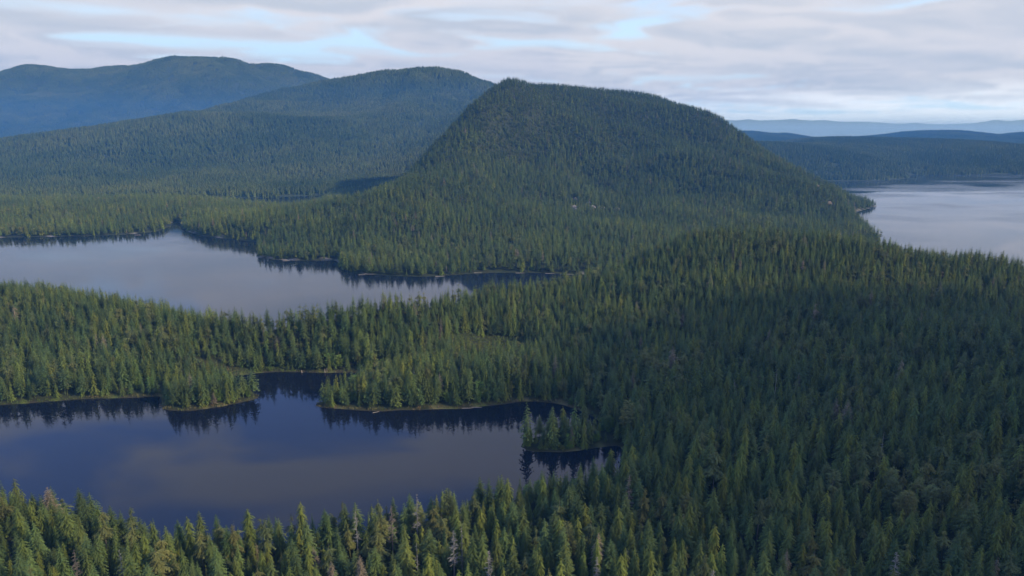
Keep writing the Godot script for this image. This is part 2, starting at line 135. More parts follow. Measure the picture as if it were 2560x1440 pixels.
# kind: 0 hemlock, 1 fir, 2 cedar, 3 open pine, 4 narrow spire, 5 old ragged fir, 6 round alder
func crown(b: Build, kind: int, boughs: int, segs: int, lift := 1.0) -> void:
	var start: float = [0.10, 0.16, 0.04, 0.34, 0.06, 0.30, 0.12][kind]
	var reach: float = [0.178, 0.200, 0.185, 0.200, 0.135, 0.200, 0.26][kind]
	start += [0.10, 0.14, 0.05, 0.12, 0.10, 0.16, 0.0][kind] * rng.randf() * lift
	var phase := rng.randf() * TAU
	var cut := 2.0
	if kind == 5 and rng.randf() < 0.6:
		cut = rng.randf_range(0.74, 0.90)  # the top has broken off
	var lobes := []
	for k in 7:
		lobes.append(Vector3(rng.randf() * TAU, rng.randf(), rng.randf_range(0.55, 1.25)))
	for i in boughs:
		var t := (i + rng.randf()) / boughs
		# more boughs low down, where the crown is wide
		var y: float = start + (1.0 - start) * (1.0 - pow(1.0 - t, 0.72)) * 0.985
		var u := (y - start) / (1.0 - start)
		var prof: float
		match kind:
			0: prof = pow(1.0 - u, 0.68) * (0.72 + 0.28 * minf(1.0, u * 4.0))
			1: prof = pow(1.0 - u, 0.78)
			2: prof = pow(1.0 - u, 0.52) * (0.85 + 0.15 * sin(u * 9.0))
			3: prof = pow(1.0 - u, 0.50) * (0.55 + 0.45 * sin(minf(u * 3.0, 1.57)))
			4: prof = pow(1.0 - u, 0.66)
			5: prof = pow(1.0 - u, 0.62) * (0.60 + 0.40 * sin(u * 14.0 + phase))
			_: prof = sqrt(maxf(0.0, 1.0 - pow(2.0 * u - 1.0, 2.0)))
		var az := phase + i * 2.39996 + rng.randf_range(-0.5, 0.5)
		var grow := 1.0
		for l in lobes:
			var d := absf(wrapf(az - l.x, -PI, PI)) + absf(u - l.y) * 5.0
			if d < 1.1:
				grow = lerpf(grow, l.z, 0.7)
		var length := (reach * prof * grow + 0.012) * rng.randf_range(0.68, 1.22)
		if y > cut:
			continue
		if kind == 5 and rng.randf() < 0.22:
			continue
		if kind == 3 and rng.randf() < 0.12:
			continue
		var out := Vector3(cos(az), 0, sin(az))
		var hue := rng.randf_range(-1.0, 1.0)
		var tone := rng.randf_range(0.72, 1.28)
		var col := Color(tone * (1.0 + 0.12 * hue), tone, tone * (1.0 - 0.15 * hue))
		if rng.randf() < [0.05, 0.05, 0.03, 0.07, 0.05, 0.14, 0.0][kind]:
			col = Color(1.9, 1.35, 1.7) * rng.randf_range(0.8, 1.15)  # lichen-grey or bare bough
		var base := Vector3(0, y, 0)
		match kind:
			0: spray(b, base, out, length, 0.12, 0.55, length * 0.34, 0.75, segs, col)
			1: spray(b, base, out, length, 0.30 * u + 0.02, 0.28, length * 0.34, 0.55, segs, col)
			2: spray(b, base, out, length, 0.10, 0.85, length * 0.36, 1.05, segs, col)
			3: spray(b, base + out * length * 0.3, out, length * 0.75, 0.35, 0.15, length * 0.48, 0.45, segs, col, 0.5)
			4: spray(b, base, out, length, 0.05, 0.60, length * 0.40, 0.80, segs, col)
			5: spray(b, base, out, length, 0.20, 0.55, length * 0.34, 0.80, segs, col, 0.5)
			_: spray(b, base + Vector3(0, 0.02, 0) + out * length * 0.4, out, length * 0.62, 0.55 * (u - 0.35) * 2.0, 0.10, length * 0.50, 0.5 * (1.0 - u), segs, col, 0.5)
	# the leader
	if kind != 6 and cut > 1.0:
		for k in 3:
			var az := phase + k * 2.1
			spray(b, Vector3(0, 0.955, 0), Vector3(cos(az), 0, sin(az)), 0.013, 2.4, 0.0, 0.010, 0.3, 2, Color(1, 1, 1))


func trunk(b: Build, top: float, girth: float, sides: int, bend: float, col: Color, steps := 4) -> void:
	var points := []
	var radii := []
	for i in steps + 1:
		var t := (i as float) / steps
		points.append(Vector3(bend * sin(t * 2.4), t * top - 0.03, bend * 0.6 * sin(t * 3.7)))
		radii.append(girth * (1.0 - 0.88 * t) * (1.35 if i == 0 else 1.0))
	b.tube(points, radii, sides, col, rng)


func bare_boughs(b: Build, from: float, boughs: int, reach: float, col: Color, twiggy: bool) -> void:
	for i in boughs:
		var y := from + (0.97 - from) * rng.randf()
		var u := (y - from) / (1.0 - from)
		var az := rng.randf() * TAU
		var out := Vector3(cos(az), 0, sin(az))
		var length := reach * (pow(1.0 - u, 0.6) * 0.9 + 0.12) * rng.randf_range(0.5, 1.2)
		var end := Vector3(0, y + length * rng.randf_range(-0.35, 0.3), 0) + out * length
		var shade := col * rng.randf_range(0.75, 1.2)
		var mid := Vector3(0, y, 0).lerp(end, 0.55) + Vector3(0, length * rng.randf_range(-0.02, 0.10), 0)
		b.tube([Vector3(0, y, 0), mid, end], [0.0042, 0.0028, 0.001], 3, shade, rng)
		if twiggy:
			spray(b, Vector3(0, y, 0).lerp(mid, 0.6), out, length * 0.75, 0.15, 0.25, length * 0.10, 0.8, 5, shade, 0.7)


func whole_tree(kind: int, boughs: int, segs: int, sides: int) -> ArrayMesh:
	var b := Build.new()
	crown(b, kind, boughs, segs)
	if sides:
		trunk(b, 0.9, 0.009, sides, 0.004, Color(1.5, 1.1, 1.5), 2)
	return b.mesh()


# Twelve or so far trees on a patch of ground; it is sheared to lie on its slope while the trees stay upright.
func far_clump(count: int, size: float, height: float) -> ArrayMesh:
	var b := Build.new()
	for i in count:
		var at := Vector3(rng.randf_range(-size, size), -0.08 * height, rng.randf_range(-size, size))
		var h := height * rng.randf_range(0.62, 1.28)
		var hue := rng.randf_range(-1.0, 1.0)
		var tone := rng.randf_range(0.66, 1.36)
		var col := Color(tone * (1.0 + 0.16 * hue), tone, tone * (1.0 - 0.12 * hue))
		var turn := rng.randf() * TAU
		var wide := h * rng.randf_range(0.15, 0.23)
		for tier in 4:
			var y0 := h * (0.06 + 0.22 * tier)
			var y1 := h * (0.42 + 0.195 * tier)
			var r := wide * (1.0 - 0.22 * tier)
			for k in 5:
				var a := turn + tier * 0.7 + k * TAU / 5.0
				var d := rng.randf_range(0.7, 1.25)
				b.tri(at + Vector3(0, minf(y1, h), 0), at + Vector3(cos(a) * r * d, y0, sin(a) * r * d), at + Vector3(cos(a + 1.15) * r, y0 + 0.05 * h, sin(a + 1.15) * r), col * rng.randf_range(0.85, 1.15))
	return b.mesh()


# ------------------------------------------------------------------ ground
class Sheet:
	var x0: float
	var d0: float
	var cell: float
	var nx: int
	var nd: int
	var h := PackedFloat32Array()
	var shore := PackedFloat32Array()

	func look(a: PackedFloat32Array, x: float, d: float) -> float:
		var fx := clampf((x - x0) / cell, 0.0, nx - 1.001)
		var fd := clampf((d - d0) / cell, 0.0, nd - 1.001)
		var i := int(fx)
		var j := int(fd)
		fx -= i
		fd -= j
		var k := j * nx + i
		return lerpf(lerpf(a[k], a[k + 1], fx), lerpf(a[k + nx], a[k + nx + 1], fx), fd)


func solve_plate(points: Array, scale: float, stiff: float) -> PackedFloat32Array:
	# thin plate through the given heights
	var n := points.size()
	var m := n + 3
	var rows := []
	for i in m:
		var row := PackedFloat32Array()
		var wide := PackedFloat64Array()
		wide.resize(m + 1)
		rows.append(wide)
	for i in n:
		for j in n:
			var dx: float = (points[i].x - points[j].x) / scale
			var dy: float = (points[i].y - points[j].y) / scale
			var r2 := dx * dx + dy * dy
			rows[i][j] = r2 * log(r2 + 1e-9) if i != j else stiff
		rows[i][n] = 1.0
		rows[i][n + 1] = points[i].x / scale
		rows[i][n + 2] = points[i].y / scale
		rows[n][i] = 1.0
		rows[n + 1][i] = points[i].x / scale
		rows[n + 2][i] = points[i].y / scale
		rows[i][m] = points[i].z
	for k in m:
		var best := k
		for i in range(k + 1, m):
			if absf(rows[i][k]) > absf(rows[best][k]):
				best = i
		var swap = rows[k]
		rows[k] = rows[best]
		rows[best] = swap
		var pivot: PackedFloat64Array = rows[k]
		for i in range(k + 1, m):
			var row: PackedFloat64Array = rows[i]
			var f := row[k] / pivot[k]
			if f == 0.0:
				continue
			for j in range(k, m + 1):
				row[j] -= f * pivot[j]
			rows[i] = row
	var w := PackedFloat32Array()
	w.resize(m)
	for k in range(m - 1, -1, -1):
		var s: float = rows[k][m]
		for j in range(k + 1, m):
			s -= rows[k][j] * w[j]
		w[k] = s / rows[k][k]
	return w


func inside_distance(poly: Array, x: float, d: float) -> float:
	var best := 1e12
	var odd := false
	var n := poly.size()
	var a: Vector2 = poly[n - 1]
	for i in n:
		var b: Vector2 = poly[i]
		var ex := b.x - a.x
		var ey := b.y - a.y
		var px := x - a.x
		var py := d - a.y
		var t := clampf((px * ex + py * ey) / (ex * ex + ey * ey), 0.0, 1.0)
		var qx := px - ex * t
		var qy := py - ey * t
		best = minf(best, qx * qx + qy * qy)
		if (a.y > d) != (b.y > d) and px < ex * py / ey:
			odd = not odd
		a = b
	return sqrt(best) if odd else -sqrt(best)


# Heights of one stretch of land. bank: how far from the shore the land reaches the plate's height; wild: metres of small relief.
func make_sheet(x0: float, x1: float, d0: float, d1: float, cell: float, points: Array, scale: float, land: Array, lakes: Array, bank: float, ragged: float, wild: float, wild_size: float, knobs := [], rills := Vector3.ZERO) -> Sheet:
	var s := Sheet.new()
	s.x0 = x0
	s.d0 = d0
	s.cell = cell
	s.nx = int((x1 - x0) / cell) + 1
	s.nd = int((d1 - d0) / cell) + 1
	# the plate on a coarse grid
	var w := solve_plate(points, scale, 0.02)
	var n := points.size()
	var px := PackedFloat32Array()
	var py := PackedFloat32Array()
	for p in points:
		px.push_back(p.x / scale)
		py.push_back(p.y / scale)
	var coarse := Sheet.new()
	coarse.x0 = x0
	coarse.d0 = d0
	coarse.cell = cell * 3.0
	coarse.nx = int((x1 - x0) / coarse.cell) + 2
	coarse.nd = int((d1 - d0) / coarse.cell) + 2
	coarse.h.resize(coarse.nx * coarse.nd)
	for j in coarse.nd:
		for i in coarse.nx:
			var x := (x0 + i * coarse.cell) / scale
			var d := (d0 + j * coarse.cell) / scale
			var v := w[n] + w[n + 1] * x + w[n + 2] * d
			for k in n:
				var dx := x - px[k]
				var dy := d - py[k]
				var r2 := dx * dx + dy * dy
				v += w[k] * r2 * log(r2 + 1e-9)
			coarse.h[j * coarse.nx + i] = v
	s.h.resize(s.nx * s.nd)
	s.shore.resize(s.nx * s.nd)
	for j in s.nd:
		for i in s.nx:
			var x := x0 + i * cell
			var d := d0 + j * cell
			var sd := 1e9
			if land.size():
				sd = -1e9
				for poly in land:
					sd = maxf(sd, inside_distance(poly, x, d))
				for poly in lakes:
					sd = minf(sd, -inside_distance(poly, x, d))
				sd += ragged * rough_noise.get_noise_2d(x * 60.0 / wild_size, d * 60.0 / wild_size)
			var plate := maxf(coarse.look(coarse.h, x, d), 1.3)
			plate += wild * rough_noise.get_noise_2d(x * 16.0 / wild_size + 900.0, d * 16.0 / wild_size) * minf(1.0, plate / (wild + 8.0))
			plate += 0.35 * wild * rough_noise.get_noise_2d(x * 50.0 / wild_size, d * 50.0 / wild_size + 500.0) * minf(1.0, plate / (wild + 8.0))
			if rills.z > 0.0:
				var rx := x - rills.x
				var rd := d - rills.y
				var rr := sqrt(rx * rx + rd * rd)
				plate += rills.z * rough_noise.get_noise_2d(atan2(rx, -rd) * 420.0, rr * 0.22) * smoothstep(60.0, 350.0, rr) * minf(1.0, plate / 45.0)
			for q in knobs:
				plate += q.z * exp(-((x - q.x) * (x - q.x) + (d - q.y) * (d - q.y)) / (q.w * q.w))
			var k := j * s.nx + i
			s.shore[k] = sd
			if sd < 0.0:
				s.h[k] = maxf(sd * 0.30, -5.0)
			else:
				var low := 0.22 * minf(sd, 5.0)
				s.h[k] = low + (maxf(plate, 1.1) - 1.1) * smoothstep(0.0, bank, sd)
	return s


func sheet_mesh(s: Sheet, colour: Callable) -> ArrayMesh:
	var v := PackedVector3Array()
	var c := PackedColorArray()
	var nrm := PackedVector3Array()
	var ix := PackedInt32Array()
	v.resize(s.nx * s.nd)
	c.resize(s.nx * s.nd)
	nrm.resize(s.nx * s.nd)
	for j in s.nd:
		for i in s.nx:
			var k := j * s.nx + i
			var x := s.x0 + i * s.cell
			var d := s.d0 + j * s.cell
			v[k] = Vector3(x, s.h[k], -d)
			c[k] = colour.call(x, d, s.h[k], s.shore[k])
			var il := maxi(i - 1, 0)
			var ir := mini(i + 1, s.nx - 1)
			var jn := maxi(j - 1, 0)
			var jf := mini(j + 1, s.nd - 1)
			nrm[k] = Vector3(-(s.h[j * s.nx + ir] - s.h[j * s.nx + il]) / (s.cell * (ir - il)), 1.0, (s.h[jf * s.nx + i] - s.h[jn * s.nx + i]) / (s.cell * (jf - jn))).normalized()
	for j in s.nd - 1:
		for i in s.nx - 1:
			var k := j * s.nx + i
			if maxf(maxf(s.h[k], s.h[k + 1]), maxf(s.h[k + s.nx], s.h[k + s.nx + 1])) < -4.9:
				continue
			for q in [k, k + s.nx, k + 1, k + 1, k + s.nx, k + s.nx + 1]:
				ix.push_back(q)
	var a := []
	a.resize(Mesh.ARRAY_MAX)
	a[Mesh.ARRAY_VERTEX] = v
	a[Mesh.ARRAY_NORMAL] = nrm
	a[Mesh.ARRAY_COLOR] = c
	a[Mesh.ARRAY_INDEX] = ix
	var m := ArrayMesh.new()
	m.add_surface_from_arrays(Mesh.PRIMITIVE_TRIANGLES, a)
	return m


func wood_floor(x: float, d: float, h: float, shore: float) -> Color:
	var n := fine_noise.get_noise_2d(x * 1.7, d * 1.7)
	var dry := fine_noise.get_noise_2d(x * 0.35 + 300.0, d * 0.35)
	var c := Color(0.034, 0.040, 0.020) * (1.0 + 0.5 * n)
	if shore < 0.3:
		return Color(0.045, 0.040, 0.030)
	if shore < 1.2 + 1.6 * n:
		# sedge and moss along the water, straw-coloured in places
		c = Color(0.085, 0.110, 0.030).lerp(Color(0.110, 0.105, 0.050), clampf(dry * 1.6 + 0.15, 0.0, 1.0)) * (1.0 + 0.5 * n)
	return Color(c.r, c.g, c.b, 1.0)


func rocky_floor(x: float, d: float, h: float, shore: float) -> Color:
	var n := fine_noise.get_noise_2d(x * 0.9, d * 0.9)
	var c := Color(0.034, 0.042, 0.024) * (1.0 + 0.5 * n)
	if shore > 0.0 and shore < 5.0 and n > 0.18:
		c = Color(0.20, 0.19, 0.17) * (0.8 + 0.5 * n)
	return Color(c.r, c.g, c.b, 1.0)


func forest_floor_far(x: float, d: float, h: float, shore: float) -> Color:
	var n := fine_noise.get_noise_2d(x * 0.25, d * 0.25)
	var m := fine_noise.get_noise_2d(x * 0.04, d * 0.04)
	var c := Color(0.036, 0.048, 0.027) * (1.0 + 0.45 * n + 0.3 * m)
	return Color(c.r, c.g, c.b, 1.0)


# ------------------------------------------------------------------ planting
# Walks rows away from the camera, keeps what a ridge in front does not hide, and hands every spot to keep(x, d, h, shore).
func plant(s: Sheet, d_from: float, d_to: float, spacing: float, side: float, tall: float, keep: Callable, east := 0.0) -> void:
	var bins := 700
	var horizon := PackedFloat32Array()
	horizon.resize(bins)
	horizon.fill(-9.0)
	var d := d_from
	while d < d_to:
		var half := d * 0.84 + side
		var x := maxf(-half, s.x0)
		var until := minf(half + east, s.x0 + (s.nx - 1) * s.cell)
		while x < until:
			var tx := x + rng.randf_range(-0.46, 0.46) * spacing
			var td := d + rng.randf_range(-0.46, 0.46) * spacing
			x += spacing
			var h := s.look(s.h, tx, td)
			var slope := (h - EYE) / td
			var bin := clampi(int((tx / td + 1.4) / 2.8 * bins), 0, bins - 1)
			var before := horizon[bin]
			if slope > before:
				horizon[bin] = slope
			if slope + tall / td < before - 0.004:
				continue
			var sh := s.look(s.shore, tx, td)
			if sh < 1.5:
				continue
			keep.call(tx, td, h, sh)
		d += spacing


class Wood:
	var places := []
	var tints := []

	func _init(kinds: int) -> void:
		for k in kinds:
			places.append([])
			tints.append([])


func scatter(called: String, label, meshes: Array, wood: Wood, mat: Material) -> void:
	for k in meshes.size():
		if wood.places[k].is_empty():
			continue
		var mm := MultiMesh.new()
		mm.transform_format = MultiMesh.TRANSFORM_3D
		mm.use_colors = true
		mm.mesh = meshes[k]
		mm.instance_count = wood.places[k].size()
		for i in wood.places[k].size():
			mm.set_instance_transform(i, wood.places[k][i])
			mm.set_instance_color(i, wood.tints[k][i])
		tree_count += mm.instance_count
		var o := MultiMeshInstance3D.new()
		o.name = numbered(called)
		o.multimesh = mm
		o.material_override = mat
		add_child(o, true)
		tag(o, label[k] if label is Array else label, "forest", "", "stuff")


const SPECIES := ["hemlock_tree", "fir_tree", "cedar_tree", "pine_tree", "spire_fir", "old_fir", "alder_tree"]

func species_at(x: float, d: float, shore: float) -> int:
	var n := stand_noise.get_noise_2d(x * 1.3 + 70.0, d * 1.3)
	var r := rng.randf() + n * 0.35
	if shore < 9.0 and rng.randf() < 0.10:
		return 6
	if r < 0.26:
		return 0
	if r < 0.52:
		return 1
	if r < 0.74:
		return 2
	if r < 0.87:
		return 4
	if r < 1.06:
		return 5
	return 3


func foliage_tint(kind: int, x: float, d: float) -> Color:
	var base: Color = [Color(0.066, 0.096, 0.027), Color(0.057, 0.086, 0.029), Color(0.086, 0.112, 0.023), Color(0.078, 0.096, 0.034), Color(0.062, 0.095, 0.027), Color(0.076, 0.090, 0.032), Color(0.080, 0.128, 0.024)][kind]
	var stand := stand_noise.get_noise_2d(x, d)
	var t := 1.14 * rng.randf_range(0.70, 1.26) * (1.0 + 0.25 * stand)
	var warm := rng.randf_range(-0.12, 0.10) + 0.10 * stand
	if rng.randf() < 0.007:
		return Color(0.130, 0.112, 0.080) * t  # a dying, straw-coloured tree
	return Color(base.r * t * (1.0 + warm), base.g * t, base.b * t * (1.0 - warm))


func stand(x: float, h: float, d: float, tall: float, wide: float) -> Transform3D:
	var turn := Basis(Vector3.UP, rng.randf() * TAU)
	var lean := Basis(Vector3(1, 0, 0), rng.randf_range(-0.035, 0.035))
	return Transform3D(lean * turn * Basis.from_scale(Vector3(tall * wide, tall, tall * wide)), Vector3(x, h - 0.3, -d))


# ------------------------------------------------------------------ sky
func make_sky() -> ImageTexture:
	var w := 2560
	var h := 1280
	var data := PackedFloat32Array()
	data.resize(w * h * 3)
	var sheet := FastNoiseLite.new()
	sheet.seed = 11
	sheet.noise_type = FastNoiseLite.TYPE_SIMPLEX_SMOOTH
	sheet.frequency = 0.55
	sheet.fractal_octaves = 5
	var wisp := FastNoiseLite.new()
	wisp.seed = 23
	wisp.noise_type = FastNoiseLite.TYPE_SIMPLEX_SMOOTH
	wisp.frequency = 1.0
	wisp.fractal_octaves = 3
	for j in h / 2 + 1:
		var el := PI / 2.0 - (j + 0.5) / h * PI
		var y := maxf(sin(el), 0.0)
		var flat := cos(el)
		var deg := rad_to_deg(el)
		var clear := Color(0.60, 0.79, 0.92).lerp(Color(0.24, 0.39, 0.92), smoothstep(6.0, 19.0, deg)).lerp(Color(0.11, 0.21, 0.56), 0.8 * smoothstep(32.0, 60.0, deg))
		for i in w:
			var az := (i + 0.5) / w * TAU - PI  # 0 looks north, away from the camera
			var k := 1.0 / (y + 0.055)
			var sx := sin(az) * flat * k
			var sz := cos(az) * flat * k
			var bend := wisp.get_noise_2d(sx * 0.35, sz * 0.35)
			var n := sheet.get_noise_2d(sx * 0.40 + bend * 0.9 + 4.0, sz * 0.62 + bend * 0.6)
			var m := wisp.get_noise_2d(sx * 0.50 + n * 1.5 + 40.0, sz * 0.85 + n * 1.2)
			var fine := sheet.get_noise_2d(sx * 1.6 + bend * 1.4 + 90.0, sz * 2.6 + n * 1.5)
			n += 0.22 * fine
			if deg > 10.0:
				n += 0.75 * smoothstep(11.0, 18.0, deg) * sheet.get_noise_2d(sx * 1.3 + bend * 1.2 - 60.0, sz * 2.1 + bend * 0.8)
			var cover := smoothstep(-0.28, 0.10, n + 0.10 * m + 0.30 * (1.0 - smoothstep(9.0, 18.0, deg)) - 0.17 * smoothstep(15.0, 22.0, deg))
			# rifts low over the mountains
			var a := rad_to_deg(az)
			if deg < 9.0 and absf(a) < 60.0:
				var wob := 0.55 * bend + 0.35 * m
				var top := 4.95 - 0.085 * maxf(a - 2.0, 0.0) + 0.03 * minf(a, 0.0) + 0.5 * wob
				var foot := 2.2 + 0.9 * smoothstep(8.0, 17.0, a) + 0.4 * m
				var rift := smoothstep(0.0, 0.35, top - deg) * smoothstep(-0.1, 0.5, deg - foot) * smoothstep(-26.0, -13.0, a + 5.0 * m) * (1.0 - smoothstep(17.0, 23.0, a + 4.0 * bend))
				rift = maxf(rift, 0.85 * exp(-pow((deg - 5.4 - 0.5 * bend - 0.03 * (a + 34.0)) / 0.26, 2.0)) * (1.0 - smoothstep(-26.0, -12.0, a + 8.0 * m)))
				rift = maxf(rift, 0.8 * exp(-pow((deg - 4.6 + wob * 0.6) / 0.30, 2.0)) * (1.0 - smoothstep(-34.0, -22.0, a + 6.0 * m)))
				cover *= 1.0 - clampf(rift * 1.15, 0.0, 1.0)
			var lit := Color(0.66, 0.64, 0.66).lerp(Color(0.49, 0.52, 0.58), clampf(0.40 + 1.1 * m + 0.55 * n + 0.2 * fine, 0.0, 1.0))
			lit = lit.lerp(Color(0.88, 0.85, 0.84), 0.65 * smoothstep(2.0, 34.0, a) * (1.0 - smoothstep(70.0, 110.0, a)) * clampf(0.6 - m, 0.0, 1.0))
			if deg > 10.0:
				lit = lit.lerp(Color(0.66, 0.72, 0.96), 0.65 * smoothstep(10.0, 25.0, deg)).lerp(Color(0.40, 0.46, 0.62), 0.7 * smoothstep(34.0, 60.0, deg))
			lit = lit.lerp(Color(1.12, 1.14, 1.14), 0.85 * (1.0 - smoothstep(1.0, 4.0, deg + 0.8 * m)))
			var c := clear.lerp(lit, cover * 0.97)
			var q := (j * w + i) * 3
			data[q] = c.r
			data[q + 1] = c.g
			data[q + 2] = c.b
	for j in range(h / 2 + 1, h):
		for i in w:
			var q := (j * w + i) * 3
			data[q] = 0.12
			data[q + 1] = 0.15
			data[q + 2] = 0.19
	return ImageTexture.create_from_image(Image.create_from_data(w, h, false, Image.FORMAT_RGBF, data.to_byte_array()))


func leaf_mat() -> StandardMaterial3D:
	var m := StandardMaterial3D.new()
	m.vertex_color_use_as_albedo = true
	m.roughness = 0.75
	m.metallic_specular = 0.25
	m.cull_mode = BaseMaterial3D.CULL_DISABLED
	m.backlight_enabled = true
	m.backlight = Color(0.14, 0.14, 0.09)
	return m


func cloud(label: String, shaded: Vector3, height: float, size: Vector3, density: float) -> void:
	var towards := SUNWARD.normalized()
	var f := FogVolume.new()
	f.name = numbered("cloud")
	f.shape = RenderingServer.FOG_VOLUME_SHAPE_ELLIPSOID
	f.size = size
	f.position = shaded + towards * ((height - shaded.y) / towards.y)
	var m := FogMaterial.new()
	m.albedo = Color(0.95, 0.95, 0.95)
	m.density = density
	f.material = m
	add_child(f, true)
	tag(f, label, "", "", "stuff")


func haze_bank(called: String, label: String, at: Vector3, size: Vector3, colour: Color, density: float) -> void:
	var f := FogVolume.new()
	f.name = called
	f.shape = RenderingServer.FOG_VOLUME_SHAPE_BOX
	f.size = size
	f.position = at
	var m := FogMaterial.new()
	m.albedo = (colour * 0.95).linear_to_srgb()
	m.density = density
	f.material = m
	add_child(f)
	tag(f, label, "", "", "stuff")


func water(called: String, label: String, x0: float, x1: float, d0: float, d1: float, mat: Material) -> void:
	var b := Build.new()
	b.tri(Vector3(x0, 0, -d0), Vector3(x0, 0, -d1), Vector3(x1, 0, -d1), Color.WHITE)
	b.tri(Vector3(x0, 0, -d0), Vector3(x1, 0, -d1), Vector3(x1, 0, -d0), Color.WHITE)
	tag(show_mesh(called, b.mesh(), mat), label, "water", "", "structure")


func water_mat(body: Color, rough_low: float, rough_high: float, lane: Vector3, bumps: float, seed_: int) -> StandardMaterial3D:
	var m := StandardMaterial3D.new()
	m.albedo_color = body.linear_to_srgb()
	m.metallic_specular = 0.36
	m.roughness = 1.0
	var n := FastNoiseLite.new()
	n.seed = seed_
	n.noise_type = FastNoiseLite.TYPE_SIMPLEX_SMOOTH
	n.frequency = 0.006
	n.fractal_octaves = 4
	n.domain_warp_enabled = true
	n.domain_warp_amplitude = 60.0
	n.domain_warp_frequency = 0.004
	var t := NoiseTexture2D.new()
	t.width = 1024
	t.height = 1024
	t.seamless = true
	t.noise = n
	var g := Gradient.new()
	g.set_color(0, Color(rough_low, rough_low, rough_low))
	g.set_color(1, Color(rough_high, rough_high, rough_high))
	g.set_offset(0, 0.30)
	g.set_offset(1, 0.72)
	t.color_ramp = g
	m.roughness_texture = t
	m.uv1_triplanar = true
	m.uv1_world_triplanar = true
	m.uv1_scale = lane
	if bumps > 0.0:
		pass
	return m


